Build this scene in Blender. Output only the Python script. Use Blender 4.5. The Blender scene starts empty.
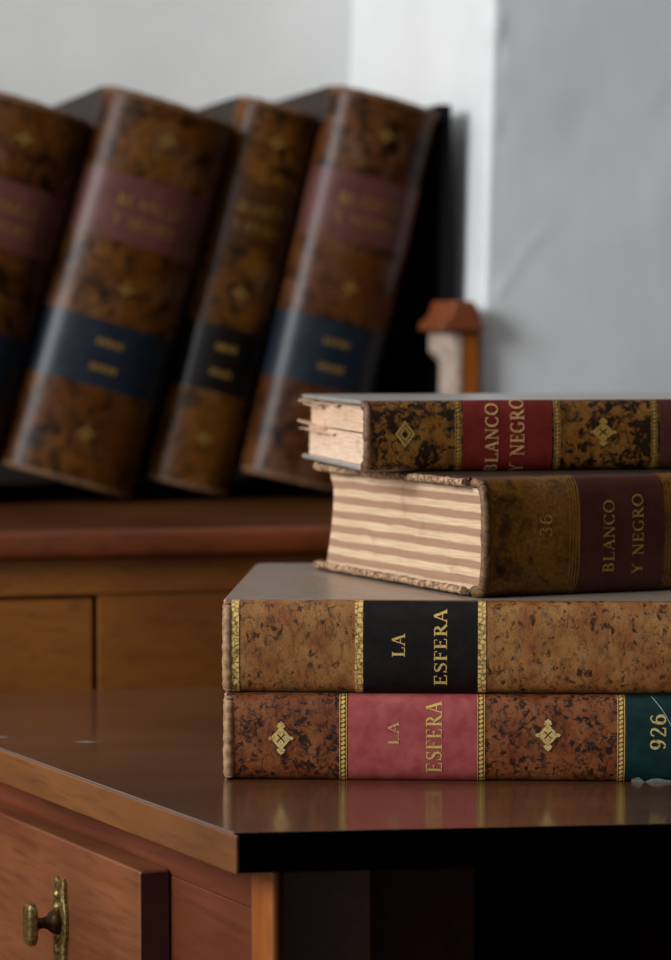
import bpy, bmesh, math, random
from mathutils import Vector, Matrix, noise as mnoise
random.seed(7)
C = bpy.context.scene.collection
sc = bpy.context.scene
R = math.radians

# ------------------------------------------------------------------ camera
CAMZ = 1.02; FPX = 2800.0; PITCH = math.atan(140/FPX)
CX, CY = 335.5, 480.0
cp, sp_ = math.cos(PITCH), math.sin(PITCH)
cd = bpy.data.cameras.new('camera'); cam = bpy.data.objects.new('camera', cd); C.objects.link(cam)
cam.location = (0, 0, CAMZ); cam.rotation_euler = (R(90)-PITCH, 0, 0)
cd.lens = 105; cd.sensor_width = 36; cd.sensor_fit = 'AUTO'
cd.clip_start = .05; cd.clip_end = 60
cd.dof.use_dof = True; cd.dof.focus_distance = 1.63; cd.dof.aperture_fstop = 6.3; cd.dof.aperture_blades = 7
sc.camera = cam

def project(p):
    x, y, z = p[0], p[1], p[2]-CAMZ
    zc = y*cp - z*sp_; yc = y*sp_ + z*cp
    return CX + FPX*x/zc, CY - FPX*yc/zc
def on(px, py, z):
    u = (px-CX)/FPX; v = -(py-CY)/FPX
    d = Vector((u, cp + v*sp_, -sp_ + v*cp))
    t = (z-CAMZ)/d.z
    return Vector((u*t, d.y*t, z))

# ------------------------------------------------------------------ object helpers
def tag(o, label, cat, group=None):
    o['label'] = label; o['category'] = cat
    if group: o['group'] = group
    return o
def thing(name, label, cat, loc, rot=(0,0,0), group=None):
    o = bpy.data.objects.new(name, None); C.objects.link(o)
    o.empty_display_size = .05
    o.location = loc; o.rotation_euler = rot
    return tag(o, label, cat, group)

class MB:
    def __init__(s): s.v = []; s.f = []
    def add(s, vs, fs, M=None):
        b = len(s.v)
        s.v += [tuple(M @ Vector(p)) if M else tuple(p) for p in vs]
        s.f += [tuple(i+b for i in f) for f in fs]
        return s
    def box(s, a, b, M=None):
        (x0,y0,z0),(x1,y1,z1) = a, b
        return s.add([(x0,y0,z0),(x1,y0,z0),(x1,y1,z0),(x0,y1,z0),(x0,y0,z1),(x1,y0,z1),(x1,y1,z1),(x0,y1,z1)],
                     [(0,3,2,1),(4,5,6,7),(0,1,5,4),(1,2,6,5),(2,3,7,6),(3,0,4,7)], M)
    def loft(s, rings, caps=True, closed=True, M=None):
        n = len(rings[0]); vs = [p for r in rings for p in r]; fs = []
        for i in range(len(rings)-1):
            for j in range(n if closed else n-1):
                k = (j+1) % n
                fs.append((i*n+j, i*n+k, (i+1)*n+k, (i+1)*n+j))
        if caps:
            fs.append(tuple(reversed(range(n)))); fs.append(tuple(range((len(rings)-1)*n, len(rings)*n)))
        return s.add(vs, fs, M)
    def tube(s, pts, rad, seg=10, M=None):
        rings = []
        for i, p in enumerate(pts):
            p = Vector(p); a = Vector(pts[max(0,i-1)]); b = Vector(pts[min(len(pts)-1,i+1)])
            t = (b-a).normalized(); up = Vector((0,0,1)) if abs(t.z) < .8 else Vector((1,0,0))
            n1 = t.cross(up).normalized(); n2 = n1.cross(t)
            r = rad(i) if callable(rad) else rad
            rings.append([p + n1*(r*math.cos(k*2*math.pi/seg)) + n2*(r*math.sin(k*2*math.pi/seg)) for k in range(seg)])
        return s.loft(rings, M=M)
    def lathe(s, prof, seg=20, M=None):        # prof: (radius, height) along local z
        rings = [[(r*math.cos(k*2*math.pi/seg), r*math.sin(k*2*math.pi/seg), h) for k in range(seg)] for r, h in prof]
        return s.loft(rings, M=M)
    def build(s, name, mat, parent=None, bevel=0, seg=2, smooth=False, recalc=True):
        me = bpy.data.meshes.new(name); me.from_pydata(s.v, [], s.f)
        if recalc:
            bm = bmesh.new(); bm.from_mesh(me); bmesh.ops.recalc_face_normals(bm, faces=bm.faces); bm.to_mesh(me); bm.free()
        me.materials.append(mat)
        o = bpy.data.objects.new(name, me); C.objects.link(o)
        if parent: o.parent = parent
        if bevel:
            m = o.modifiers.new('bevel', 'BEVEL'); m.width = bevel; m.segments = seg; m.limit_method = 'ANGLE'; m.angle_limit = R(40)
        if smooth or bevel:
            for p in me.polygons: p.use_smooth = True
            bm = bmesh.new(); bm.from_mesh(me)
            for e in bm.edges:
                if len(e.link_faces) == 2 and e.calc_face_angle(0) > R(38): e.smooth = False
            bm.to_mesh(me); bm.free()
            if bevel:
                w = o.modifiers.new('wn', 'WEIGHTED_NORMAL'); w.keep_sharp = False
        return o

# ------------------------------------------------------------------ materials
def lin(c):
    if isinstance(c, str):
        c = tuple(int(c[i:i+2], 16)/255 for i in (0,2,4))
    return tuple((x/12.92 if x <= .04045 else ((x+.055)/1.055)**2.4) for x in c) + (1,)
class NT:
    def __init__(s, name):
        s.m = bpy.data.materials.new(name); s.m.use_nodes = True
        s.t = s.m.node_tree; s.t.nodes.clear()
        s.out = s.t.nodes.new('ShaderNodeOutputMaterial'); s.b = s.t.nodes.new('ShaderNodeBsdfPrincipled')
        s.t.links.new(s.b.outputs[0], s.out.inputs[0])
        s.tc = s.t.nodes.new('ShaderNodeTexCoord')
    def n(s, ty, ins=None, **kw):
        o = s.t.nodes.new('ShaderNode'+ty)
        for k, v in kw.items(): setattr(o, k, v)
        for k, v in (ins or {}).items(): s.put(o.inputs[k], v)
        return o
    def put(s, sock, v):
        if isinstance(v, bpy.types.NodeSocket): s.t.links.new(v, sock)
        elif isinstance(v, bpy.types.Node): s.t.links.new(v.outputs[0], sock)
        else: sock.default_value = v
    def coords(s, scale=(1,1,1), rot=(0,0,0), loc=(0,0,0)):
        return s.n('Mapping', {'Vector': s.tc.outputs['Object'], 'Scale': scale, 'Rotation': rot, 'Location': loc}).outputs[0]
    def noise(s, vec, scale, detail=4, rough=.55, dist=0):
        return s.n('TexNoise', {'Vector': vec, 'Scale': scale, 'Detail': detail, 'Roughness': rough, 'Distortion': dist}).outputs[0]
    def ramp(s, fac, stops, mode='LINEAR'):
        r = s.n('ValToRGB', {'Fac': fac}); cr = r.color_ramp; cr.interpolation = mode
        while len(cr.elements) < len(stops): cr.elements.new(.5)
        for e, (p, c) in zip(cr.elements, stops):
            e.position = p; e.color = lin(c) if isinstance(c, (str, tuple)) else (c,c,c,1)
        return r.outputs[0]
    def mix(s, fac, a, b, mode='MIX'):
        o = s.n('Mix', data_type='RGBA', blend_type=mode)
        s.put(o.inputs[0], fac)
        s.put(o.inputs[6], lin(a) if isinstance(a, str) else a); s.put(o.inputs[7], lin(b) if isinstance(b, str) else b)
        return o.outputs[2]
    def math(s, op, a, b=0., c=0.):
        o = s.n('Math', operation=op); s.put(o.inputs[0], a); s.put(o.inputs[1], b); s.put(o.inputs[2], c)
        return o.outputs[0]
    def bump(s, h, strength, dist=.001):
        b = s.n('Bump', {'Height': h, 'Strength': strength, 'Distance': dist}); s.t.links.new(b.outputs[0], s.b.inputs['Normal'])
    def set(s, **kw):
        for k, v in kw.items(): s.put(s.b.inputs[k.replace('_', ' ')], v)
        return s.m

def m_leather(name, base, light, dark, scale=170, lo=.52, hi=.60, rough=.45, seed=0, stretch=(1,1,1), rot=(0,0,0), bump=.35, spec=.28, rubc='8a6a52', rubf=.45):
    t = NT(name); v = t.coords(stretch, rot, (seed*3.1, seed*1.7, seed*.9))
    big = t.noise(v, scale*.22, 3, .5)
    col = t.mix(t.ramp(big, [(.35, 0.), (.65, 1.)]), base, light)
    blot = t.noise(v, scale, 3.5, .6, .6)
    clus = t.noise(v, scale*.3, 2, .5)
    mid = t.noise(t.coords((1.3,1,.8), rot, (seed*2+5,1,seed)), scale*.55, 4, .6, .4)
    col = t.mix(t.ramp(mid, [(.48, 0.), (.70, .6)]), col, dark)
    rub = t.noise(t.coords((1,1,1.6), rot, (1,seed,4)), scale*.35, 5, .65)
    col = t.mix(t.ramp(rub, [(.55, 0.), (.72, rubf)]), col, rubc)
    bl = t.math('ADD', blot, t.math('MULTIPLY', t.math('SUBTRACT', clus, .5), .35))
    col = t.mix(t.ramp(bl, [(lo, 0.), (lo+(hi-lo)*.4, .45), (hi, .95)]), col, dark)
    fine = t.noise(v, scale*5, 3, .6)
    col = t.mix(t.ramp(fine, [(.3, .55), (.7, 0.)]), col, dark)
    t.bump(t.math('ADD', fine, t.math('MULTIPLY', blot, -.6)), bump, .0006)
    r = t.math('ADD', t.math('MULTIPLY', fine, .25), rough-.12)
    return t.set(Base_Color=col, Roughness=r, Specular_IOR_Level=spec)
def m_plain(name, a, b, scale=300, rough=.5, bump=.2, spec=.5, lo=.35, hi=.7, metallic=0.):
    t = NT(name); v = t.coords(); f = t.noise(v, scale, 4, .65)
    col = t.mix(t.ramp(f, [(lo, 0.), (hi, 1.)]), a, b)
    t.bump(f, bump, .0005)
    return t.set(Base_Color=col, Roughness=rough, Specular_IOR_Level=spec, Metallic=metallic)
def m_gold(name, a='c9a45a', b='6a4a1c', scale=900, lo=.42, hi=.62, metallic=.55, rough=.42):
    t = NT(name); v = t.coords(); f = t.noise(v, scale, 3, .6)
    col = t.mix(t.ramp(f, [(lo, 0.), (hi, 1.)]), a, b)
    return t.set(Base_Color=col, Roughness=rough, Metallic=metallic)
def m_wood(name, a, b, c, rot=0., scale=1., rough=.35, coat=.25, bump=.15, axis='x', coat_r=.15, spec=.5):
    t = NT(name)
    st = {'x': (1.2, 14, 14), 'y': (14, 1.2, 14), 'z': (14, 14, 1.2)}[axis]
    v0 = t.n('Mapping', {'Vector': t.tc.outputs['Object'], 'Rotation': (0,0,rot)}).outputs[0]
    v = t.n('Mapping', {'Vector': v0, 'Scale': tuple(k*scale for k in st)}).outputs[0]
    g = t.noise(v, 2.2, 6, .62, .8); fine = t.noise(v, 14, 4, .6)
    big = t.noise(v0, 5, 3, .5)
    col = t.mix(t.ramp(g, [(.32, 0.), (.68, 1.)]), a, b)
    col = t.mix(t.ramp(fine, [(.5, 0.), (.75, .6)]), col, c)
    col = t.mix(t.ramp(big, [(.35, .5), (.6, 0.)]), col, c)
    t.bump(t.math('ADD', fine, g), bump, .0006)
    rr = t.math('ADD', t.math('MULTIPLY', big, .2), rough-.1)
    return t.set(Base_Color=col, Roughness=rr, Coat_Weight=coat, Coat_Roughness=coat_r, Specular_IOR_Level=spec)
def m_plaster(name, a, b, bump=.5):
    t = NT(name); v = t.coords()
    f = t.noise(v, 9, 6, .6); g = t.noise(t.coords((1,1,.35)), 26, 5, .6); h = t.noise(v, 180, 3, .5)
    col = t.mix(t.ramp(f, [(.35, 0.), (.7, 1.)]), a, b)
    t.bump(t.math('ADD', t.math('MULTIPLY', g, 1.0), t.math('MULTIPLY', h, .10)), bump, .006)
    return t.set(Base_Color=col, Roughness=.85, Specular_IOR_Level=.2)
def m_pages(name, a, b, z0, z1, n, soft=.1, line='8a6a4c'):
    t = NT(name); sep = t.n('SeparateXYZ', {'Vector': t.tc.outputs['Object']})
    wob = t.noise(t.coords((8,8,40)), 3, 2)
    k = t.math('MULTIPLY', t.math('SUBTRACT', sep.outputs[2], z0), n/(z1-z0))
    k = t.math('ADD', k, t.math('MULTIPLY', t.math('SUBTRACT', wob, .5), .5))
    fr = t.math('PINGPONG', k, 1.)
    col = t.mix(t.ramp(fr, [(.5-soft, 0.), (.5+soft, 1.)]), a, b) if n else lin(a)
    fine = t.noise(t.coords((25, 25, 1400)), 1., 3, .7)
    col = t.mix(t.ramp(fine, [(.42, .38), (.58, 0.)]), col, line)
    st = t.noise(t.coords((1,1,1)), 45, 5, .65)
    col = t.mix(t.ramp(st, [(.58, 0.), (.78, .5)]), col, '7c5638')
    t.bump(fine, .4, .0005)
    return t.set(Base_Color=col, Roughness=.9, Specular_IOR_Level=.15)
def m_scroll(name):            # worn gilt strip tooled with dark scrolls
    t = NT(name); v = t.coords()
    w = t.n('TexVoronoi', {'Vector': v, 'Scale': 330., 'Randomness': .7}, feature='DISTANCE_TO_EDGE').outputs[0]
    n = t.noise(v, 700, 3, .6)
    fac = t.math('MULTIPLY', t.ramp(w, [(.06, 1.), (.20, 0.)]), t.ramp(n, [(.35, 1.), (.70, .2)]))
    col = t.mix(fac, 'e2bc70', '4a3014')
    return t.set(Base_Color=col, Roughness=.42, Metallic=.2)

M = {}
M['calf_tan'] = m_leather('tan sprinkled calf', '95592a', 'ad7a42', '2a150a', 320, .55, .68, .40, 1, (1,1.2,.75), (0, .7, 0))
M['calf_red'] = m_leather('red brown mottled calf', '7e3f1a', '985a30', '1a0d09', 280, .49, .62, .38, 2, (1,1,1), (0, .5, 0))
M['calf_dark'] = m_leather('dark mottled calf', '835014', '94642a', '0e0704', 240, .46, .57, .36, 3, (1,1,1), (0, .6, 0), rubf=.15)
M['calf_olive'] = m_leather('olive brown worn calf', '704410', '875a1c', '281206', 85, .52, .72, .42, 4)
M['calf_back'] = m_leather('brown mottled calf', '5e320c', '724618', '180a04', 60, .50, .68, .34, 5, spec=.17)
M['calf_backA'] = m_leather('umber mottled calf', '542c0a', '683e16', '160803', 60, .50, .68, .34, 8, spec=.17)
M['calf_backB'] = m_leather('chestnut mottled calf', '562c10', '683c1a', '140803', 60, .50, .66, .30, 11, spec=.17)
M['calf_backC'] = m_leather('amber mottled calf', '66390a', '7a4c14', '1c0e05', 70, .50, .66, .36, 14, spec=.17)
M['headcap'] = m_plain('worn headcap leather', '7a5433', 'b08a62', 260, .6, .5)
M['headcap_dark'] = m_plain('dark headcap leather', '4a2f1a', '8b6440', 260, .6, .5)
M['fray'] = m_plain('frayed board edge', '57391f', 'bd9a7a', 330, .85, .9, .2, .38, .62)
M['label_red'] = m_plain('rose red label leather', '8e3a3c', 'a25450', 90, .42, .15, .22)
M['label_crimson'] = m_plain('crimson label leather', '5e1914', '70231b', 90, .4, .15, .22)
M['label_maroon'] = m_plain('maroon label leather', '42201c', '4e2a24', 90, .38, .15, .22)
M['label_black'] = m_plain('black label leather', '0d0a09', '1c1512', 110, .33, .2, .22)
M['label_green'] = m_plain('dark green label leather', '06201f', '0c302f', 90, .35, .15, .22)
M['label_wine'] = m_plain('wine label leather', '542e28', '623a34', 60, .36, .15, .22)
M['label_blue'] = m_plain('blue black label leather', '171e28', '222932', 60, .34, .15, .22)
M['label_brown'] = m_plain('brown label leather', '3c2008', '4c2c0e', 60, .36, .15, .22)
M['board_grey'] = m_plain('dusty grey board cloth', '857567', '9e8c7c', 120, .32, .10, .8)
M['board_pale'] = m_plain('pale grey board cloth', '8e8880', 'a8a299', 120, .3, .08, .8)
M['board_brown'] = m_plain('dark brown board', '241812', '3a281d', 150, .4, .2)
M['board_back'] = m_plain('grey brown board', '241a14', '382c24', 120, .6, .2, .2)
M['black'] = m_plain('black cloth', '040404', '080707', 200, .75, .1, .15)
M['gold'] = m_gold('gilt', 'dcb968', '8a6228', 800, .5, .75, .35, .45); M['gold_dull'] = m_gold('dull gilt', 'b08c42', '65461a', 700, .45, .72, .3, .5)
M['gold_bright'] = m_gold('bright gilt', 'e6c983', '9a7434', 900, .45, .7, .5, .35)
M['gold_faint'] = m_gold('rubbed gilt', 'c9a068', '7a4030', 800, .5, .74, .2, .5)
M['gold_back'] = m_gold('old gilt', '94702a', '4a3010', 500, .42, .68, .2, .55)
M['scroll'] = m_scroll('tooled gilt scroll')
M['chip'] = m_plain('bare chipped wood', '8f7a66', 'a8937c', 300, .8, .2)
M['torn'] = m_plain('torn paper', '7f9090', 'aab4b0', 300, .9, .3, .2)
M['pages_b'] = m_pages('striped page edges', 'dabb9a', 'a58068', .004, .0675, 13, .10)
M['pages_a'] = m_pages('cream page edges', 'e8cbb0', 'dcb99c', 0, .1, 3, .4)
M['pages_c'] = m_pages('plain page edges', 'cdb391', 'cdb391', 0, .1, 2, .4)
M['desk_top'] = m_wood('varnished desk top wood', '4e2c18', '643c22', '2c190e', R(-7), 1., .34, .9, .14, 'x', .125)
M['desk_edge'] = m_wood('lighter edge wood', '653a14', '7c4a1c', '3a1e0a', R(-28), 1.2, .5, .1, .2, 'y')  # side edge strip, a lighter brown than the desk top
M['desk_side'] = m_wood('red brown desk wood', '5e2b14', '74391e', '311409', R(-28), 1.1, .42, .15, .2, 'y')
M['desk_post'] = m_wood('orange desk wood', '8a4818', '9a5620', '5a2c0e', 0, 1, .42, .15, .2, 'z')
M['desk_shaded'] = m_wood('shaded interior wood', '1c0905', '240c06', '0e0403', 0, 1, .8, 0, .2, 'z', spec=.03)  # desk wood darkened, deep knee hole shade painted into its colour
M['edge_black'] = m_plain('plain black edge', '020101', '050303', 120, .9, .1, .0)
M['drawer'] = m_wood('worn drawer wood', '6a3518', '86502e', '3c1a0c', R(-28), 1.3, .45, .12, .3, 'y')
M['drawer_side'] = m_wood('drawer side wood', '3a120a', '4a1a0e', '1e0805', 0, 1, .6, 0, .2, 'y')  # darkened drawer wood, carries the painted shade of the end strip
M['cab'] = m_wood('amber cabinet wood', '7e460c', '8e5412', '4c2408', R(17), .9, .5, .05, .15, 'x')
M['cab_top'] = m_wood('red cabinet top wood', '4e2a10', '5e3616', '28120a', R(17), .8, .75, 0, .12, 'x', .15, .05)
M['cab_edge'] = m_wood('mahogany edge wood', '6a2e0c', '7a3a12', '36140a', R(17), .8, .45, .1, .12, 'x')
M['brass'] = m_plain('tarnished brass', 'b5a064', '5e4c28', 420, .36, .6, .5, .35, .65, .9)
M['brass_dark'] = m_plain('dark brass', '4a3114', '2a1a0b', 300, .35, .3, .5, .35, .65, .8)
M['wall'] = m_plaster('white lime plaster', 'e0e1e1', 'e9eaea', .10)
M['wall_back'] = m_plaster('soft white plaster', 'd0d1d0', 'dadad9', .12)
M['floor'] = m_wood('floor boards', '3d2415', '4a2d1a', '22130a', 0, .6, .5, .1, .2, 'x')
M['cap_wood'] = m_wood('red cap wood', '8a4523', '9a5530', '55260f', R(17), 2, .5, .1, .3, 'y')
M['post_wood'] = m_wood('orange post wood', 'a85a14', 'b5681e', '6e340a', 0, 2, .45, .1, .2, 'z')
M['post_worn'] = m_plain('whitewashed worn wood', 'a08474', 'd0bfae', 45, .8, .5, .2)

# ------------------------------------------------------------------ lettering (serif strokes, cap height 1)
def rib(pts, w):                       # ribbon with a width per point
    n = len(pts); q = []
    for i, p in enumerate(pts):
        a = pts[max(0,i-1)]; b = pts[min(n-1,i+1)]
        tx, ty = b[0]-a[0], b[1]-a[1]; l = math.hypot(tx,ty) or 1
        ww = (w[i] if isinstance(w, list) else w)/2
        q.append(((p[0]-ty/l*ww, p[1]+tx/l*ww), (p[0]+ty/l*ww, p[1]-tx/l*ww)))
    return [[q[i][0], q[i][1], q[i+1][1], q[i+1][0]] for i in range(n-1)]
TK, TN = .17, .075
def arc(cx, cy, rx, ry, a0, a1, n=18, thick=TK, thin=TN):
    pts, ws = [], []
    for i in range(n+1):
        a = R(a0+(a1-a0)*i/n)
        pts.append((cx+rx*math.cos(a), cy+ry*math.sin(a))); ws.append(thin+(thick-thin)*abs(math.cos(a)))
    return rib(pts, ws)
def sub(p0, p1, w, n=4):
    return rib([(p0[0]+(p1[0]-p0[0])*i/n, p0[1]+(p1[1]-p0[1])*i/n) for i in range(n+1)], w)
def stem(x): return sub((x,0),(x,1),TK) + sub((x-.17,.03),(x+.17,.03),.06,2) + sub((x-.17,.97),(x+.17,.97),.06,2)
def glyph(c):
    if c == 'L': return stem(.2)+sub((.2,.035),(.66,.035),.07)+sub((.64,.0),(.66,.27),.06,2), .72
    if c == 'A': return (sub((.08,0),(.40,1),TN)+sub((.40,1),(.72,0),TK)+sub((.2,.35),(.6,.35),TN)
                         +sub((-.04,.03),(.2,.03),.06,2)+sub((.56,.03),(.86,.03),.06,2)), .82
    if c == 'E': return stem(.2)+sub((.2,.035),(.66,.035),.07)+sub((.2,.965),(.62,.965),.07)+sub((.2,.52),(.5,.52),.07)+sub((.64,0),(.66,.25),.06,2)+sub((.6,1),(.62,.77),.06,2)+sub((.5,.42),(.5,.62),.06,2), .74
    if c == 'F': return stem(.2)+sub((.2,.965),(.62,.965),.07)+sub((.2,.52),(.5,.52),.07)+sub((.6,1),(.62,.75),.06,2)+sub((.5,.42),(.5,.62),.06,2), .68
    if c == 'S':
        pts = [(.58,.80),(.52,.91),(.36,.965),(.2,.91),(.14,.77),(.2,.64),(.36,.54),(.52,.44),(.59,.27),(.52,.10),(.34,.035),(.16,.09),(.09,.22)]
        return rib(pts, [.05,.06,.075,.1,.13,.16,.19,.17,.14,.1,.075,.06,.05])+sub((.6,1),(.59,.74),.05,2)+sub((.08,0),(.09,.28),.05,2), .68
    if c == 'R': return stem(.2)+arc(.36,.74,.22,.225,90,-90)+sub((.2,.965),(.36,.965),.07,2)+sub((.2,.515),(.36,.515),.07,2)+sub((.38,.515),(.74,.02),TK)+sub((.66,.03),(.86,.03),.06,2), .82
    if c == 'B': return stem(.2)+arc(.36,.75,.2,.215,90,-90)+arc(.38,.275,.24,.24,90,-90)+sub((.2,.965),(.36,.965),.07,2)+sub((.2,.525),(.38,.525),.07,2)+sub((.2,.035),(.38,.035),.07,2), .74
    if c == 'N': return sub((.16,0),(.16,1),TN)+sub((.14,.98),(.74,.02),TK)+sub((.74,0),(.74,1),TN)+sub((.02,.03),(.3,.03),.06,2)+sub((.0,.97),(.2,.97),.06,2)+sub((.6,.97),(.88,.97),.06,2), .9
    if c == 'C': return arc(.44,.5,.36,.47,48,312)+sub((.7,1),(.69,.74),.05,2)+sub((.68,.27),(.70,.12),.05,2), .8
    if c == 'G': return arc(.44,.5,.36,.47,48,318)+sub((.7,1),(.69,.74),.05,2)+sub((.70,.08),(.70,.42),TK*.9)+sub((.54,.42),(.84,.42),.06,2), .86
    if c == 'O': return arc(.45,.5,.37,.47,0,360,32), .9
    if c == 'Y': return sub((.4,0),(.4,.48),TK)+sub((.4,.46),(.1,.98),TK)+sub((.4,.46),(.7,.98),TN)+sub((.24,.03),(.56,.03),.06,2)+sub((-.04,.97),(.26,.97),.06,2)+sub((.56,.97),(.84,.97),.06,2), .8
    if c == '9': return arc(.33,.68,.22,.28,0,360,26)+rib([(.55,.68),(.55,.45),(.48,.2),(.33,.05),(.18,.06),(.12,.16)],[.15,.15,.13,.1,.08,.1]), .66
    if c == '6': return arc(.35,.32,.22,.28,0,360,26)+rib([(.13,.32),(.13,.55),(.2,.8),(.35,.95),(.5,.94),(.56,.84)],[.15,.15,.13,.1,.08,.1]), .68
    if c == '2': return rib([(.12,.74),(.16,.88),(.32,.96),(.5,.88),(.54,.72),(.46,.54),(.3,.34),(.12,.06)],[.1,.09,.08,.13,.16,.15,.11,.08])+sub((.1,.05),(.58,.05),.1)+sub((.58,.02),(.6,.24),.06,2), .68
    if c == '3': return rib([(.12,.8),(.2,.92),(.34,.96),(.48,.88),(.5,.73),(.42,.58),(.26,.53)],[.1,.08,.08,.13,.15,.11,.07])+rib([(.26,.53),(.46,.46),(.54,.28),(.46,.1),(.3,.035),(.16,.08),(.1,.2)],[.07,.11,.16,.13,.08,.08,.1]), .66
    return [], .42
def text_quads(s):
    x = 0; out = []
    for ch in s:
        q, w = glyph(ch)
        out += [[(px+x, py) for px, py in poly] for poly in q]; x += w+.08
    return out, x-.08

# ------------------------------------------------------------------ books
class Book:
    """Local frame: x along the spine from the head, y into the book, z through the thickness."""
    def __init__(s, name, label, cat, group, loc, rot, L, W, T, bulge, n=2.0, bt=.003):
        s.L, s.W, s.T, s.bt = L, W, T, bt
        s.root = thing(name, label, cat, loc, rot, group)
        s.mw = Matrix.LocRotScale(Vector(loc), __import__('mathutils').Euler(rot), None)
        P = []; N = 96
        for i in range(N+1):
            a = math.pi*(i/N-.5); c, sn = abs(math.cos(a)), math.sin(a)
            P.append((-bulge*c**(2/n), T/2 + math.copysign(T/2*abs(sn)**(2/n), sn)))
        s.tab = [0.]
        for a, b in zip(P, P[1:]): s.tab.append(s.tab[-1]+math.hypot(b[0]-a[0], b[1]-a[1]))
        s.P = P; s.arc = s.tab[-1]
        s.wob = lambda x, v: 0.
    def S(s, x, v, off=0.):
        d = min(max(v+s.arc/2, 0), s.arc); i = 0
        lo, hi = 0, len(s.tab)-2
        while lo < hi:
            m = (lo+hi+1)//2
            if s.tab[m] <= d: lo = m
            else: hi = m-1
        i = lo; t = (d-s.tab[i])/max(1e-9, s.tab[i+1]-s.tab[i])
        a, b = s.P[i], s.P[i+1]
        y, z = a[0]+(b[0]-a[0])*t, a[1]+(b[1]-a[1])*t
        def nr(k):
            p, q = s.P[max(0,k-1)], s.P[min(len(s.P)-1,k+1)]
            ty, tz = q[0]-p[0], q[1]-p[1]; l = math.hypot(ty,tz) or 1
            return -tz/l, ty/l
        n0, n1 = nr(i), nr(i+1); ny, nz = n0[0]+(n1[0]-n0[0])*t, n0[1]+(n1[1]-n0[1])*t
        off += s.wob(x, v)
        return (x, y+ny*off, min(max(z+nz*off, 0.), s.T))
    def locate(s, px, py):                # where a feature sits on this spine
        x, v = s.L*.3, 0.
        for _ in range(25):
            f = project(s.mw @ Vector(s.S(x, v))); e = 1e-4
            fx = project(s.mw @ Vector(s.S(x+e, v))); fv = project(s.mw @ Vector(s.S(x, v+e)))
            a, b, c, d = (fx[0]-f[0])/e, (fv[0]-f[0])/e, (fx[1]-f[1])/e, (fv[1]-f[1])/e
            D = a*d-b*c
            if abs(D) < 1e-6: break
            rx, ry = px-f[0], py-f[1]
            dx, dv = (rx*d-b*ry)/D, (a*ry-c*rx)/D
            x += max(-.03, min(.03, dx)); v = max(-s.arc*.42, min(s.arc*.42, v+max(-.01, min(.01, dv))))
        return x, v
    def xa(s, px, py): return s.locate(px, py)[0]
    def shell(s, name, x0, x1, mat, o1=.0004, o0=-.0015, parent=None, vmax=1., nx=None, ns=40, jag=0.):
        m = MB(); rings = []; nx = nx or max(2, int((x1-x0)/.004))
        V = s.arc/2*vmax
        for i in range(nx+1):
            x = x0+(x1-x0)*i/nx
            out = [s.S(x, -V+2*V*k/ns, o1) for k in range(ns+1)]; inn = [s.S(x, V-2*V*k/ns, o0) for k in range(ns+1)]
            rings.append(out+inn)
        return m.loft(rings).build(name, mat, parent or s.root, smooth=True)
    def polys(s, name, quads, mat, parent=None, off=.0008):
        m = MB()
        for q in quads: m.add([s.S(x, v, off) for x, v in q], [tuple(range(len(q)))])
        o = m.build(name, mat, parent or s.root, recalc=False); return o
    def text(s, txt, xb, v0, cap, mat, parent, length=None, name='gilt_lettering'):
        q, w = text_quads(txt); k = (length/w) if length else cap
        return s.polys(name, [[(xb-gy*cap, v0+gx*k) for gx, gy in p] for p in q], mat, parent)
    def text_px(s, txt, pa, pb, cap_px, mat, parent):     # baseline from pa up to pb in the photo
        xa, va = s.locate(*pa); xb, vb = s.locate(*pb)
        xc, _ = s.locate(pa[0]-cap_px, (pa[1]+pb[1])/2)
        xm, _ = s.locate(pa[0], (pa[1]+pb[1])/2)
        return s.text(txt, xm, va, xm-xc, mat, parent, vb-va)
    def band(s, x, w, mat, rope=True, name='gilt_band'):
        q = []; V = s.arc/2*.94; ns = 40
        def line(xa, ww):
            for k in range(ns):
                a, b = -V+2*V*k/ns, -V+2*V*(k+1)/ns
                q.append([(xa-ww/2,a),(xa+ww/2,a),(xa+ww/2,b),(xa-ww/2,b)])
        line(x-w*.46, w*.10); line(x+w*.46, w*.10)
        if rope:
            n = int(2*V/(w*.62)); h = 2*V/n
            for k in range(n):
                c = -V+h*(k+.5); q.append([(x+w*.30*math.cos(a*math.pi/4), c+h*.43*math.sin(a*math.pi/4)+w*.1*math.cos(a*math.pi/4)) for a in range(8)])
        return s.polys(name, q, mat)
    def ornament(s, x, v, w, h, mat, kind='rose', name='gilt_ornament'):
        q = []
        def dia(cx, cv, a, b): q.append([(cx-a,cv),(cx,cv-b),(cx+a,cv),(cx,cv+b)])
        def ring(a, b, t):
            P = [(-a,0),(0,-b),(a,0),(0,b)]; I = [(p[0]*t, p[1]*t) for p in P]
            for k in range(4):
                l = (k+1) % 4; q.append([(x+P[k][0],v+P[k][1]),(x+P[l][0],v+P[l][1]),(x+I[l][0],v+I[l][1]),(x+I[k][0],v+I[k][1])])
        if kind == 'hollow':
            ring(w/2, h/2, .72); ring(w*.30, h*.30, .6)
        else:
            ring(w*.47, h*.36, .66)
            for sx, sy in ((1,0),(-1,0),(0,1),(0,-1)): dia(x+sx*w*.17, v+sy*h*.13, w*.13, h*.10)
            for sy in (1,-1):
                dia(x, v+sy*h*.42, w*.15, h*.085); dia(x-w*.1, v+sy*h*.36, w*.1, h*.06); dia(x+w*.1, v+sy*h*.36, w*.1, h*.06)
            for sx in (1,-1): dia(x+sx*w*.46, v, w*.10, h*.07)
        return s.polys(name, q, mat)
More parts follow.
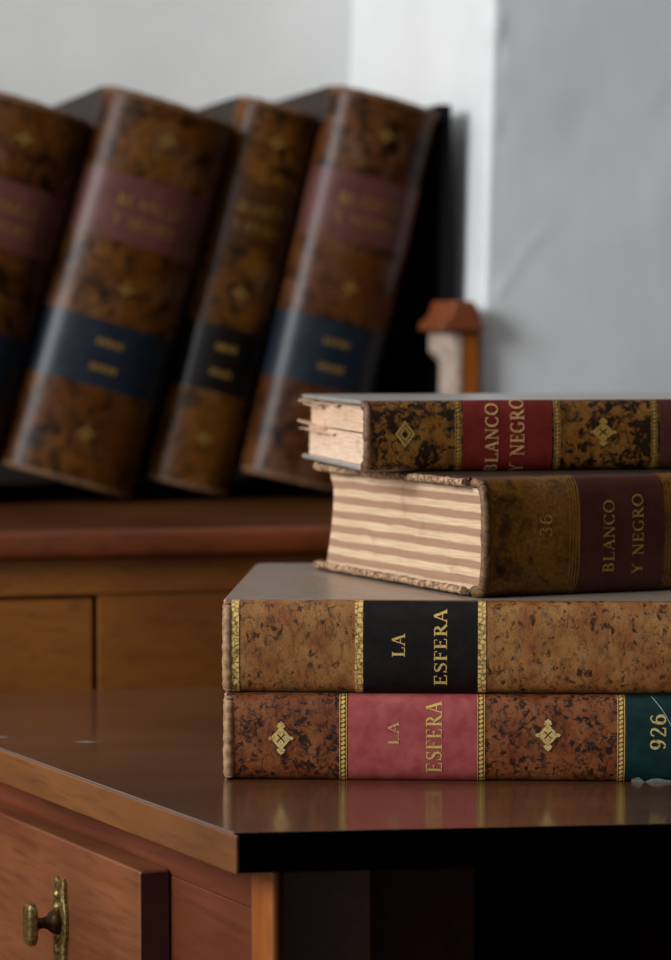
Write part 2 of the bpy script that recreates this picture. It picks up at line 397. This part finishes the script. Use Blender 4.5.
    def orn_px(s, px, py, wp, hp, mat, kind='rose'):
        x, v = s.locate(px, py); x1, _ = s.locate(px+wp/2, py); _, v1 = s.locate(px, py-hp/2)
        return s.ornament(x, v, 2*(x1-x), 2*(v1-v), mat, kind)
    def boards(s, mat, over=.004, bev=.0012, corner=.006, warp=None):
        out = []
        for z0, z1 in ((0, s.bt), (s.T-s.bt, s.T)):
            x0, x1, y0, y1 = -over*.5, s.L+over*.5, .001, s.W+over
            pts = [(x0,y0)]
            for k in range(7):
                a = R(180-90*k/6); pts.append((x0+corner+corner*math.cos(a), y1-corner+corner*math.sin(a)))
            for k in range(7):
                a = R(90-90*k/6); pts.append((x1-corner+corner*math.cos(a), y1-corner+corner*math.sin(a)))
            pts.append((x1,y0))
            m = MB(); m.loft([[(x,y,z0) for x,y in pts], [(x,y,z1) for x,y in pts]])
            out.append(m.build('board', mat, s.root, bevel=bev))
        return out
    def pages(s, mat, z0=None, z1=None, conc=.006, inset=.004, yend=None, x0=.003, back=True, rag=0.):
        z0 = s.bt+.0003 if z0 is None else z0; z1 = s.T-s.bt-.0003 if z1 is None else z1
        prof = []; n = 24
        for k in range(n+1):
            z = z0+(z1-z0)*k/n
            u = (2*(z-s.T/2)/s.T)
            # inside of the rounded spine
            yy = 0.001
            for a, b in zip(s.P, s.P[1:]):
                if a[1] <= z <= b[1] and b[1] > a[1]:
                    yy = a[0]+(b[0]-a[0])*(z-a[1])/(b[1]-a[1]); break
            prof.append((min(yy+.0028, .002), z))
        fore = []
        for k in range(n+1):
            z = z1-(z1-z0)*k/n; u = 2*(z-(z0+z1)/2)/(z1-z0)
            y = (yend(z) if yend else s.W-inset - conc*(1-u*u)) + rag*(random.random()-.5)
            fore.append((y, z))
        ring = prof+fore
        m = MB(); m.loft([[(x,y,z) for y,z in ring] for x in (x0, s.L-x0)])
        return m.build('page_block', mat, s.root, bevel=0)
    def headcap(s, mat, r=.003, x=.0015, off=-.0015, wob=.0004, vm=.97):
        V = s.arc/2*vm; n = 60
        cl = lambda p: (p[0], p[1], min(max(p[2], r*1.2), s.T-r*1.2))
        pts = [cl(s.S(x, -V+2*V*k/n, off)) for k in range(n+1)]
        pts2 = [cl(s.S(s.L-x, -V+2*V*k/n, off)) for k in range(n+1)]
        rf = lambda i: r*(1+.18*mnoise.noise(Vector((i*.35, r*900, x*500))))
        MB().tube(pts, rf).build('headcap', mat, s.root, smooth=True)
        MB().tube(pts2, rf).build('tailcap', mat, s.root, smooth=True)

zT = CAMZ-.259                     # desk top level
# world frame of the back cabinet and walls, turned 17 degrees
A17 = R(17); e1 = Vector((math.cos(A17), math.sin(A17), 0)); e2 = Vector((-math.sin(A17), math.cos(A17), 0))
def E(a, b, z=0): return e1*a + e2*b + Vector((0,0,z))

# ---- fourth from top: rose label, standing on the desk
k4 = on(232, 780, zT)
T4, T3 = .0505, .0545
b4 = Book('book', 'mottled red-brown leather book with rose-red title label, lowest in the stack on the desk', 'book', 'old books stacked on the desk',
          (on(227,780,zT).x, 1.649, zT), (0,0,R(-2.2)), .375, .262, T4, .012, 3.6)
MAP = [b4]
def sp(b, mat, x0=.0, x1=None): return b.shell('spine', x0, b.L if x1 is None else x1, mat, 0, -.0022)
sp(b4, M['calf_red']); b4.boards(M['board_grey']); b4.pages(M['pages_c']); b4.headcap(M['headcap'], .0034)
y4 = 738
lr = b4.shell('title_label', b4.xa(348,y4), b4.xa(477,y4), M['label_red'], .0005, -.0008)
b4.text_px('LA', (399,745), (399,722), 11, M['gold_faint'], lr)
b4.text_px('ESFERA', (442,772), (442,702), 16, M['gold'], lr)
lg = b4.shell('number_label', b4.xa(626,y4), b4.xa(760,y4), M['label_green'], .0005, -.0008)
b4.text_px('926', (666,750), (666,714), 16, M['gold_bright'], lg)
# ragged foot of the green label
m = MB(); xs = [b4.xa(632,y4)+i*.004 for i in range(16)]
for i in range(15):
    h0, h1 = .0030+.005*mnoise.noise(Vector((i*.63,.4,0))), .0030+.005*mnoise.noise(Vector(((i+1)*.63,.4,0)))
    v = -b4.arc/2*.80
    m.add([b4.S(xs[i], v, .0034), b4.S(xs[i+1], v, .0034), b4.S(xs[i+1], v+h1, .0009), b4.S(xs[i], v+h0, .0009)], [(0,1,2,3)])
m.build('torn_label_edge', M['torn'], lg)
hp = [b4.locate(*p) for p in ((651,697),(656,703),(662,710),(667,718),(672,727),(678,738))]
b4.polys('loose_thread', rib(hp, .0004), M['torn'], lg, .0014)
for px in (343, 481, 621): b4.band(b4.xa(px, y4), .0042, M['gold'])
b4.orn_px(281, 738, 23, 33, M['gold_bright']); b4.orn_px(548, 735, 23, 32, M['gold_bright'])

# ---- third from top: black label
z3 = zT+T4+.0004
b3 = Book('book', 'tan speckled leather book with black title label, second from the bottom of the stack', 'book', 'old books stacked on the desk',
          (on(226,693,z3).x, 1.656, z3), (0,0,R(-2.6)), .376, .268, T3, .012, 3.6)
sp(b3, M['calf_tan']); b3.boards(M['board_grey'], corner=.014); b3.pages(M['pages_c']); b3.headcap(M['headcap'], .0034)
y3 = 646
lb = b3.shell('title_label', b3.xa(363,y3), b3.xa(478,y3), M['label_black'], .0005, -.0008)
b3.text_px('LA', (405,657), (405,634), 13, M['gold'], lb)
b3.text_px('ESFERA', (447,685), (447,610), 13, M['gold'], lb)
for a, b in ((231,239),(355,363),(478,486)):
    b3.shell('gilt_band', b3.xa(a,y3), b3.xa(b,y3), M['scroll'], .0005, -.0008, vmax=.95)

# ---- second from top: striped page edges, turned
z2 = z3+T3+.0004
T2 = .0715
h2 = on(490, 599, z2); a2 = R(24.5)
b2 = Book('book', 'thick olive-brown leather book with striped page edges, turned askew in the stack', 'book', 'old books stacked on the desk',
          (h2.x-.010, h2.y+.016, z2), (0,0,a2), .285, .222, T2, .017, 3.2, .0032)
sp(b2, M['calf_olive'])
bd = b2.boards(M['board_brown'], corner=.008)
for k, o in enumerate(bd):
    z = .0034 if k == 0 else b2.T-.0034
    x0, y1 = -.003, b2.W+.005
    pts = []
    for i in range(60): 
        t = i/59; pts.append((x0, .004+(y1-.012)*t, z + .0006*mnoise.noise(Vector((t*9,k,2)))))
    for i in range(1,10):
        a = R(180-90*i/9); pts.append((x0+.008+.008*math.cos(a), y1-.008+.008*math.sin(a), z+(.0015*math.sin(i/9*3.14) if k else 0)))
    for i in range(1,60): pts.append((x0+.008+(b2.L-.01)*i/59, y1, z))
    MB().tube(pts, lambda i: .0024+.0008*mnoise.noise(Vector((i*.75,k*5,0)))).build('worn_edge', M['fray'], o, smooth=True)
def fore2(z):
    u = (z-b2.bt)/(T2-2*b2.bt)
    return b2.W-.004 - .012*math.sin(math.pi*min(1,u*.62)) + (.008*max(0,u-.8)/.2)
b2.pages(M['pages_b'], yend=fore2)
b2.headcap(M['headcap_dark'], .0030, .0012)
y2 = 535
lm = b2.shell('title_label', b2.xa(580,y2), b2.xa(663,y2), M['label_maroon'], .0005, -.0008)
b2.text_px('BLANCO', (614,572), (614,500), 11, M['gold_dull'], lm)
b2.text_px('Y NEGRO', (643,573), (643,494), 11, M['gold_dull'], lm)
for px in (571, 577, 667): 
    x = b2.xa(px, y2); b2.band(x, .0022, M['gold_dull'], rope=False)
b2.text_px('36', (552,537), (552,514), 13, M['gold_dull'], b2.root)

# ---- top book: crimson label, cream page edges
z1 = z2+T2+.0004
T1 = .0440
h1 = on(366, 472, z1); a1 = R(11)
b1 = Book('book', 'dark mottled leather book with crimson title label, lying uppermost on the stack', 'book', 'old books stacked on the desk',
          (h1.x-.002, h1.y+.010, z1), (0,0,a1), .29, .200, T1, .0105, 3.2, .003)
sp(b1, M['calf_dark']); b1.boards(M['board_pale'], corner=.005)
zc = T1*.52
b1.pages(M['pages_a'], None, zc-.0004, conc=.001, inset=.002, rag=.003); b1.pages(M['pages_a'], zc+.0006, None, conc=.001, inset=.006, rag=.003, x0=.0036)
b1.headcap(M['headcap_dark'], .0030)
y1 = 434
lc = b1.shell('title_label', b1.xa(463,y1), b1.xa(552,y1), M['label_crimson'], .0005, -.0008)
b1.text_px('BLANCO', (498,474), (498,404), 13, M['gold_faint'], lc)
b1.text_px('Y NEGRO', (524,470), (524,395), 14, M['gold_faint'], lc)
for px in (458, 557, 654): b1.band(b1.xa(px, y1), .0038, M['gold_dull'])
b1.shell('foot_label', b1.xa(660,y1), b1.xa(740,y1), M['label_maroon'], .0005, -.0008)
b1.orn_px(405, 434, 20, 27, M['gold_dull'], 'hollow'); b1.orn_px(603, 432, 25, 28, M['gold_dull'])
# torn leaf corners at the head
def torn(y0, y1, z, curl, seed):
    m = MB(); n = 14; top = []; bot = []
    for i in range(n+1):
        t = i/n; y = y0+(y1-y0)*t
        x = .001-.004*t - .004*mnoise.noise(Vector((t*5, seed, 0)))
        zz = z+curl*t*t+.0012*mnoise.noise(Vector((t*6, seed, 3)))
        top.append((x,y,zz)); bot.append((.02, y, z))
    vs = top+bot+[(p[0],p[1],p[2]-.0006) for p in top+bot]
    k = 2*(n+1); fs = []
    for i in range(n):
        fs += [(i,i+1,n+2+i,n+1+i), (k+i,k+n+1+i,k+n+2+i,k+i+1), (i,k+i,k+i+1,i+1)]
    m.add(vs, fs); return m.build('torn_leaf', M['pages_a'], b1.root)
torn(.085, .206, T1-.0048, .0012, 1); torn(.14, .207, T1-.0075, .003, 4); torn(.13, .208, zc-.0002, .004, 7); torn(.10, .204, zc-.003, .001, 9)

# ------------------------------------------------------------------ desk
cor = on(240, 835, zT); lft = on(0, 748, zT); rgt = on(671, 826, zT)
bk0 = on(0, 691, zT); bk1 = on(222, 685.5, zT)
dl = (lft-cor).normalized(); df = (rgt-cor).normalized(); db = (bk1-bk0).normalized()
def cross2(p, d, q, e):
    den = d.x*e.y-d.y*e.x; t = ((q.x-p.x)*e.y-(q.y-p.y)*e.x)/den; return p+d*t
blc = cross2(cor, dl, bk0, db)
frc = cor+df*1.05; brc = cross2(frc, (blc-cor).normalized(), bk0, db)
brc = frc + Vector((.05,.66,0)); brc = cross2(frc, Vector((.08,1,0)), bk0, db)
desk = thing('desk', 'red-brown wooden desk with angled side and brass-knobbed drawer, carrying the stack of old books', 'desk', (0.35, 1.8, 0))
D0 = Matrix.Translation((-.35, -1.8, 0))
TH = .021
nf = Vector((df.y, -df.x, 0))       # outward of the front edge
UC = .004
def ring(z, cut): return [cor-nf*cut+dl*0, frc-nf*cut, brc, blc]
m = MB(); ins = .007
cin = cor - nf*ins; cinl = cross2(cin, df, cor, dl)
pts = [cinl, frc-nf*ins, brc, blc]
m.loft([[(p.x,p.y,zT-TH) for p in pts], [(p.x,p.y,zT) for p in pts]], M=D0)
m.build('desk_top', M['desk_top'], desk, bevel=.0012, seg=2)
nl0 = Vector((-dl.y, dl.x, 0)); nl0 = nl0 if nl0.x < 0 else -nl0
eb = [cor-nf*.0002, blc, blc+nl0*.0026, cor-nf*.0002+nl0*.0026]
MB().loft([[(p.x,p.y,zT-TH) for p in eb], [(p.x,p.y,zT-.0004) for p in eb]], M=D0).build('edge_band', M['desk_edge'], desk, bevel=.0009)
# plain black edge moulding along the front
def on_left(c): return cross2(cor-nf*c, df, cor, dl)
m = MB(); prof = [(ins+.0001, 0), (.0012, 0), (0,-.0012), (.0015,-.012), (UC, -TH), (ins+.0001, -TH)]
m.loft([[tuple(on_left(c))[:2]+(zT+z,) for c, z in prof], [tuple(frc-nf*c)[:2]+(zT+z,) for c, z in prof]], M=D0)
m.build('front_edge_moulding', M['edge_black'], desk)
# pedestal frame: a along the angled side, n outward
nl = Vector((-dl.y, dl.x, 0));  nl = nl if nl.x < 0 else -nl
C0 = cor + df*.0165 + Vector((0, .022, 0))
zb = zT-TH
FM = D0 @ Matrix(((dl.x, nl.x, 0, C0.x), (dl.y, nl.y, 0, C0.y), (0,0,1,0), (0,0,0,1)))   # local (a, n, z)
LEN = (blc-cor).length-.06
MB().box((0,-.0050,0), (.026,.0005,zb), FM).build('corner_post', M['desk_post'], desk, bevel=.002)
MB().box((LEN-.03,-.03,0), (LEN,.0015,zb), FM).build('corner_post', M['desk_post'], desk, bevel=.002)
za, zd = .7165, .530
m = MB()
m.box((.026,-.02,za-.004),(LEN-.03,0,zb), FM); m.box((.026,-.02,.08),(LEN-.03,0,zd+.006), FM)
m.box((.026,-.02,zd+.006),(.139,0,za-.004), FM); m.box((.46,-.02,zd+.006),(LEN-.03,0,za-.004), FM)
m.build('side_frame', M['desk_side'], desk, bevel=.0008)
dr = MB()
dr = MB().box((.132,.001,zd),(.467,.0195,za), FM).build('drawer', M['drawer'], desk, bevel=.0018)
m = MB(); m.box((.142,-.20,zd+.01),(.150,-.0215,za-.008),FM); m.box((.449,-.20,zd+.01),(.457,-.0215,za-.008),FM); m.box((.142,-.208,zd+.01),(.457,-.2,za-.008),FM); m.box((.142,-.2,zd+.01),(.457,.0009,zd+.016),FM)
m.box((.142,-.0215,zd+.01),(.150,.0009,za-.008),FM); m.box((.449,-.0215,zd+.01),(.457,.0009,za-.008),FM)
m.build('drawer_box', M['drawer_side'], dr)
# drawer front end strip, its shade painted as a darker colour
MB().box((.1312,.0016,zd+.0014),(.1319,.0189,za-.0016), FM).build('end_shade_strip', M['drawer_side'], dr)
# brass knob
KA, KZ = .250, .666
KM = FM @ Matrix.Translation((KA, .0195, KZ))
m = MB()
pl = []
for i in range(40):
    t = i/40*2*math.pi; r = 1+.10*math.cos(6*t)
    pl.append((.0095*r*math.copysign(abs(math.cos(t))**.6, math.cos(t)), .027*r*math.copysign(abs(math.sin(t))**.75, math.sin(t))))
m.loft([[(x,0,z) for x,z in pl], [(x,.0022,z) for x,z in pl], [(x*.8,.0036,z*.86) for x,z in pl]], M=KM)
for zz in (-.017,-.009,.009,.017): m.lathe([(.0035,.002),(.0032,.0045),(.0015,.0056),(.0001,.0058)], 10, KM @ Matrix.Translation((0,0,zz)) @ Matrix.Rotation(R(-90),4,'X'))
m.build('knob_plate', M['brass'], dr, bevel=.0004)
m = MB().lathe([(.0075,.002),(.0078,.005),(.0066,.0075),(.0045,.0095),(.0033,.0125),(.0034,.015),(.0050,.0175),(.0058,.0185)], 24, KM @ Matrix.Rotation(R(-90),4,'X'))
m.build('knob_shaft', M['brass_dark'], dr, smooth=True)
m = MB(); pk = []
for i in range(24):
    t = i/24*2*math.pi; pk.append((.0068*math.copysign(abs(math.cos(t))**.5, math.cos(t)), .0128*math.copysign(abs(math.sin(t))**.4, math.sin(t))))
m.loft([[(x*.8,.0180,z*.86) for x,z in pk],[(x,.0192,z) for x,z in pk],[(x,.0222,z) for x,z in pk],[(x*.86,.0238,z*.9) for x,z in pk],[(x*.5,.0243,z*.6) for x,z in pk]], M=KM)
m.build('knob', M['brass'], dr, bevel=.0004)
# inner carcass of the knee hole
pa = on(262, 900, .70); 
def box_xy(name, p, q, th, z0, z1, mat, bev=.001):
    d = (q-p).normalized(); n = Vector((-d.y, d.x, 0))
    r = [p, q, q+n*th, p+n*th]
    return MB().loft([[(v.x,v.y,z0) for v in r],[(v.x,v.y,z1) for v in r]], M=D0).build(name, mat, desk, bevel=bev)
q0 = C0 + Vector((.0, .115, 0)); 
box_xy('inner_panel', Vector((-.060,1.62,0)), Vector((.021,1.628,0)), .012, .06, zb, M['desk_side'])
box_xy('back_panel', blc+Vector((.05,-.03,0)), brc+Vector((-.03,-.03,0)), .012, .06, zb, M['desk_shaded'])
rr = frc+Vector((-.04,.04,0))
box_xy('right_panel', rr, brc+Vector((-.045,-.045,0)), .018, 0, zb, M['desk_shaded'])
box_xy('bottom_shelf', C0+Vector((.03,.04,0)), rr+Vector((-.03,0,0)), .52, .30, .318, M['desk_shaded'])
# pale chips and scratches in the varnish
for px, py, w, ang in ((86,742,.016,-.05),(2,737,.008,-.1)):
    m = MB(); p = on(px, py, zT+.0003); n = 8; vs = []
    for i in range(n+1):
        t = i/n-.5; hw = .0022*(1-4*t*t)+.0004*mnoise.noise(Vector((i, px, 0)))
        c = p+Vector((math.cos(ang), math.sin(ang), 0))*w*t
        vs += [(c.x, c.y-hw, c.z), (c.x, c.y+hw, c.z)]
    m.add(vs, [(2*i, 2*i+2, 2*i+3, 2*i+1) for i in range(n)], D0)
    m.build('varnish_chip', M['chip'], desk)

# ------------------------------------------------------------------ back cabinet
ZC = CAMZ-.1469; F2 = 2.096
cab = thing('cabinet', 'amber-brown wooden cabinet behind the desk, carrying the leaning row of thick books', 'cabinet', E(.3, 2.4, 0), (0,0,A17))
CM = Matrix.Translation((-.3,-2.4,0))
X0, X1, BK = -.62, .875, 2.852
m = MB(); prof = [(F2+.004,ZC),(F2,ZC-.004),(F2,ZC-.016),(F2+.005,ZC-.0205),(F2+.012,ZC-.0215),(BK,ZC-.0215),(BK,ZC)]
m2 = MB().box((X0,F2+.03,ZC-.021),(X1,BK,ZC),CM).build('cabinet_top', M['cab_top'], cab)
m = MB(); prof = [(F2+.0299,ZC),(F2+.003,ZC),(F2,ZC-.004),(F2,ZC-.015),(F2+.004,ZC-.020),(F2+.0299,ZC-.021)]
m.loft([[(X0,y,z) for y,z in prof],[(X1,y,z) for y,z in prof]], M=CM).build('top_edge', M['cab_edge'], cab, bevel=.001)
FB = F2+.020
MB().box((X0+.02,FB+.02,.06),(X1-.01,BK-.01,ZC-.0215),CM).build('carcass', M['cab'], cab)
xd = E(0,0).x
# drawer right edge seen at px 93
def e1_at(px, e2v):
    u = (px-CX)/FPX
    return (u*cp*(e2v*math.cos(A17)) + e2v*math.sin(A17))/(math.cos(A17)-u*cp*math.sin(A17))
xdr = e1_at(92, FB)
ZR = ZC-.0215; zdt = CAMZ-(598-340)/FPX*2.15
m = MB(); m.box((X0+.02,FB-.002,zdt+.002),(X1-.01,FB+.0199,ZR),CM); m.box((xdr+.004,FB,.06),(X1-.01,FB+.0199,zdt+.002),CM); m.box((X0+.02,FB,.06),(xdr+.004,FB+.0199,zdt-.22),CM)
m.build('front_frame', M['cab'], cab, bevel=.0008)
MB().box((X0+.03,FB+.001,zdt-.218),(xdr,FB+.0198,zdt-.001),CM).build('drawer', M['cab'], cab, bevel=.0015)
for a, b in ((X0+.03,F2+.05),(X1-.08,F2+.05),(X0+.03,BK-.08),(X1-.08,BK-.08)):
    MB().box((a,b,0),(a+.06,b+.06,.06),CM).build('foot', M['cab'], cab, bevel=.003)

# ------------------------------------------------------------------ leaning books on the cabinet
SPL = 2.484                        # plane of the spines
def leaning(label, contact, e2v, L, W, T, alpha, mat, lab1, lab2, bulge, gold, board):
    al = R(alpha)
    # local x runs down the spine, z to the right; contact corner = (x=L, z=T)
    rot = Matrix.Rotation(A17, 4, 'Z') @ Matrix.Rotation(R(90)+al, 4, 'Y')
    org = E(contact, e2v, ZC+.0006) - (rot @ Vector((L+.0022, 0, T)))
    b = Book('leaning_book', label, 'book', 'thick books leaning on the cabinet', tuple(org), tuple(rot.to_euler()), L, W, T, bulge, 2.15)
    sp(b, mat); b.boards(M['board_back']); b.pages(M['pages_c'], conc=.01); b.headcap(M['headcap_dark'], .0032)
    t1 = b.shell('title_label', L*.205, L*.375, lab1, .0006, -.0008)
    t2 = b.shell('number_label', L*.580, L*.750, lab2, .0006, -.0008)
    for x in (.20,.38,.575,.755): b.shell('raised_band', L*x-.0018, L*x+.0018, mat, .0012, -.0008)
    for x in (.095,.49,.87): b.ornament(L*x, 0, .015, .016, gold)
    w = min(T*.55, .058); cap = .0095
    b.text('BLANCO', L*.285, -w/2, cap, gold, t1, w); b.text('Y NEGRO', L*.335, -w/2, cap, gold, t1, w)
    return b, t2
sh = 0
leaning('thick brown leather book at the far left end of the leaning row', .431+sh, SPL, .350, .338, .118, 16.0, M['calf_backA'], M['label_wine'], M['label_blue'], .037, M['gold_back'], None)
bB, tB = leaning('thick brown leather book with blue lower label, second from left in the leaning row', .563+sh, SPL, .350, .338, .126, 16.2, M['calf_back'], M['label_wine'], M['label_blue'], .037, M['gold_back'], None)
bC, tC = leaning('narrower amber-brown leather book with black lower label, set back in the leaning row', .657+sh, SPL+.012, .358, .335, .078, 14.2, M['calf_backC'], M['label_brown'], M['label_black'], .026, M['gold_back'], None)
bD, tD = leaning('thick leaning chestnut leather book at the right end, resting against the black upright book', .771+sh, SPL, .362, .338, .107, 13.7, M['calf_backB'], M['label_wine'], M['label_blue'], .034, M['gold_back'], None)
for b, t in ((bB,tB),(bC,tC),(bD,tD)):         # rubbed gilt rules on the lower labels
    w = min(b.T*.26, .026)
    for x in (.635, .70):
        q = [[(b.L*x-.003, -w/2+w*k/5), (b.L*x-.003, -w/2+w*(k+.7)/5), (b.L*x+.003, -w/2+w*(k+.7)/5), (b.L*x+.003, -w/2+w*k/5)] for k in range(5)]
        b.polys('gilt_rule', q, M['gold_back'], t)
# black upright book at the end of the row
UE = .8600; UT = .010
bu = Book('upright_book', 'black upright book wedged between the leaning row and the white wall', 'book', None,
          tuple(E(UE, SPL-.006, ZC+.0028+.362)), tuple((Matrix.Rotation(A17,4,'Z') @ Matrix.Rotation(R(90),4,'Y')).to_euler()), .362, .335, UT, .006, 2.4, .003)
sp(bu, M['black']); bu.boards(M['black']); bu.pages(M['black'])

# ------------------------------------------------------------------ wooden post on the cabinet
pe0, pe1 = e1_at(459, 2.415), e1_at(480, 2.415)
zp0 = ZC+.0005; ztop = CAMZ-(331-340)/FPX*2.53
post = thing('wooden_post', 'short worn wooden post with reddish gabled cap, standing on the cabinet by the wall corner', 'post', E((pe0+pe1)/2, 2.455, zp0), (0,0,A17))
PM = Matrix.Translation((-(pe0+pe1)/2, -2.40, 0)); hgt = ztop-zp0
MB().box((pe0+.0025,2.361,0),(pe1,2.413,hgt),PM).build('shaft', M['post_wood'], post, bevel=.0015)
m = MB(); n = 16; rings = []
for i in range(n+1):
    z = hgt*i/n
    r = []
    for j in range(9):
        y = 2.360+.052*j/8; r.append((pe0-.0012-.002*max(0,mnoise.noise(Vector((y*40, z*30, 1))))-(.010 if i >= n-2 else .004*(.5+.5*math.sin(z*40)))*(.3+.7*j/8), y, z))
    rings.append(r+[(pe0+.0024,2.412,z),(pe0+.0024,2.360,z)])
m.loft(rings, M=PM).build('worn_face', M['post_worn'], post, smooth=True)
m = MB(); cpz = hgt
prof = [(pe0-.020,cpz+.004),(pe0-.018,cpz+.009),(pe0-.011,cpz+.014),(pe0-.006,cpz+.028),(pe0+.012,cpz+.027),(pe1-.004,cpz+.018),(pe1+.001,cpz+.004),(pe1+.001,cpz+.0002),(pe0-.02,cpz+.0002)]
m.loft([[(x,2.352,z) for x,z in prof],[(x,2.418,z) for x,z in prof]], M=PM).build('cap', M['cap_wood'], post, bevel=.002)

# ------------------------------------------------------------------ room
def struct(o): o['kind'] = 'structure'; return o
struct(MB().box((-4,-2,-.06),(4,6,0)).build('floor', M['floor']))
WB = 2.868; WR = .885; WP = 2.431
BM = Matrix.Rotation(A17, 4, 'Z')
# niche back wall: gently uneven plaster
m = MB(); nx, nz = 90, 60; rings = []
for i in range(nx+1):
    x = -2.4+(WR+.25+2.4)*i/nx
    rings.append([(x, WB-.003-.004*mnoise.noise(Vector((x*4, z*4, 5))), z) for z in [2.6*k/nz for k in range(nz+1)]])
m.loft([r+[(r[0][0],WB+.12,2.6),(r[0][0],WB+.12,0)] for r in rings], M=BM)
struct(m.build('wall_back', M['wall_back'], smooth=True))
# right pier: its lit return and its front, one solid with a soft corner
def lean(z): return .030*(z-1.05)
def plan(z):
    p = []
    for k in range(30): p.append((WR, WB-.001-(WB-.001-WP-.006)*k/30, -1, 0))
    for k in range(9):
        a = R(180+90*k/8); p.append((WR+.006+.006*math.cos(a), WP+.006+.006*math.sin(a), math.cos(a), math.sin(a)))
    for k in range(1,101):
        t = k/100; p.append((WR+.006+1.5*(t**1.6), WP, 0, -1))
    return p
crack = [(544,232),(524,250),(512,275),(498,295)]
crk = []
for px, py in crack:
    a = e1_at(px, WP); zz = CAMZ-(py-340)/FPX*2.66; crk.append((a, zz))
crk2 = [(e1_at(x,WP), CAMZ-(y-340)/FPX*2.66) for x, y in ((663,82),(652,98),(640,112))]
def segd(a, z, L):
    best = 9
    for (x0,z0),(x1,z1) in zip(L, L[1:]):
        dx, dz = x1-x0, z1-z0; t = max(0, min(1, ((a-x0)*dx+(z-z0)*dz)/(dx*dx+dz*dz)))
        dd = math.hypot(a-x0-t*dx, z-z0-t*dz); best = min(best, dd)
    return best
zs = [0,.2,.4,.6,.75]+[.78+.006*k for k in range(110)]+[1.5,1.7,2.0,2.3,2.6]
rings = []
for z in zs:
    r = []
    for k, (a, b, na, nb) in enumerate(plan(z)):
        g = .0014*mnoise.noise(Vector((a*9, b*9, z*7)))+.0004*mnoise.noise(Vector((a*38, b*38, z*24)))
        if 28 < k < 42: g += .0022*mnoise.noise(Vector((1, 2, z*34)))
        if nb < -.5:
            g += .0007*math.exp(-(segd(a,z,crk)/.004)**2) + .0006*math.exp(-(segd(a,z,crk2)/.003)**2)
        r.append((a+lean(max(.8,min(1.4,z)))+na*g, b+nb*g, z))
    r += [(2.40,WB+.12,z),(WR+.26,WB+.12,z),(WR+.26,WB-.001,z)]
    rings.append(r)
m = MB().loft(rings, M=BM)
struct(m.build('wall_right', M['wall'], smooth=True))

# ------------------------------------------------------------------ light
def area(name, loc, target, sx, sy, power, col):
    l = bpy.data.lights.new(name, 'AREA'); l.shape = 'RECTANGLE'; l.size = sx; l.size_y = sy; l.energy = power; l.color = col
    o = bpy.data.objects.new(name, l); C.objects.link(o); o.location = loc
    o.rotation_euler = (Vector(target)-Vector(loc)).to_track_quat('-Z','Y').to_euler(); return o
area('window_daylight', (-2.25, .52, 2.0), (.1, 2.1, .95), 1.0, 1.1, 98, (.95,.98,1.))
w = bpy.data.worlds.new('room'); sc.world = w; w.use_nodes = True
nt = w.node_tree; bg = nt.nodes['Background']
tc = nt.nodes.new('ShaderNodeTexCoord'); dp = nt.nodes.new('ShaderNodeVectorMath'); dp.operation = 'DOT_PRODUCT'
rp = nt.nodes.new('ShaderNodeValToRGB'); mr = nt.nodes.new('ShaderNodeMapRange'); mr.inputs[1].default_value = -1; mr.inputs[2].default_value = 1
nt.links.new(tc.outputs['Generated'], dp.inputs[0]); dp.inputs[1].default_value = (-.82, -.38, .43)
nt.links.new(dp.outputs['Value'], mr.inputs[0]); nt.links.new(mr.outputs[0], rp.inputs[0]); nt.links.new(rp.outputs[0], bg.inputs[0])
cr = rp.color_ramp; cr.elements[0].position = .50; cr.elements[0].color = (.012,.011,.010,1)
cr.elements[1].position = .95; cr.elements[1].color = (1,1.01,1.03,1)
bg.inputs[1].default_value = 1.0
vs = sc.view_settings
sc.display_settings.display_device = 'sRGB'
vs.view_transform = 'Standard'; vs.look = 'None'; vs.exposure = -0.36; vs.gamma = 1; vs.use_curve_mapping = False
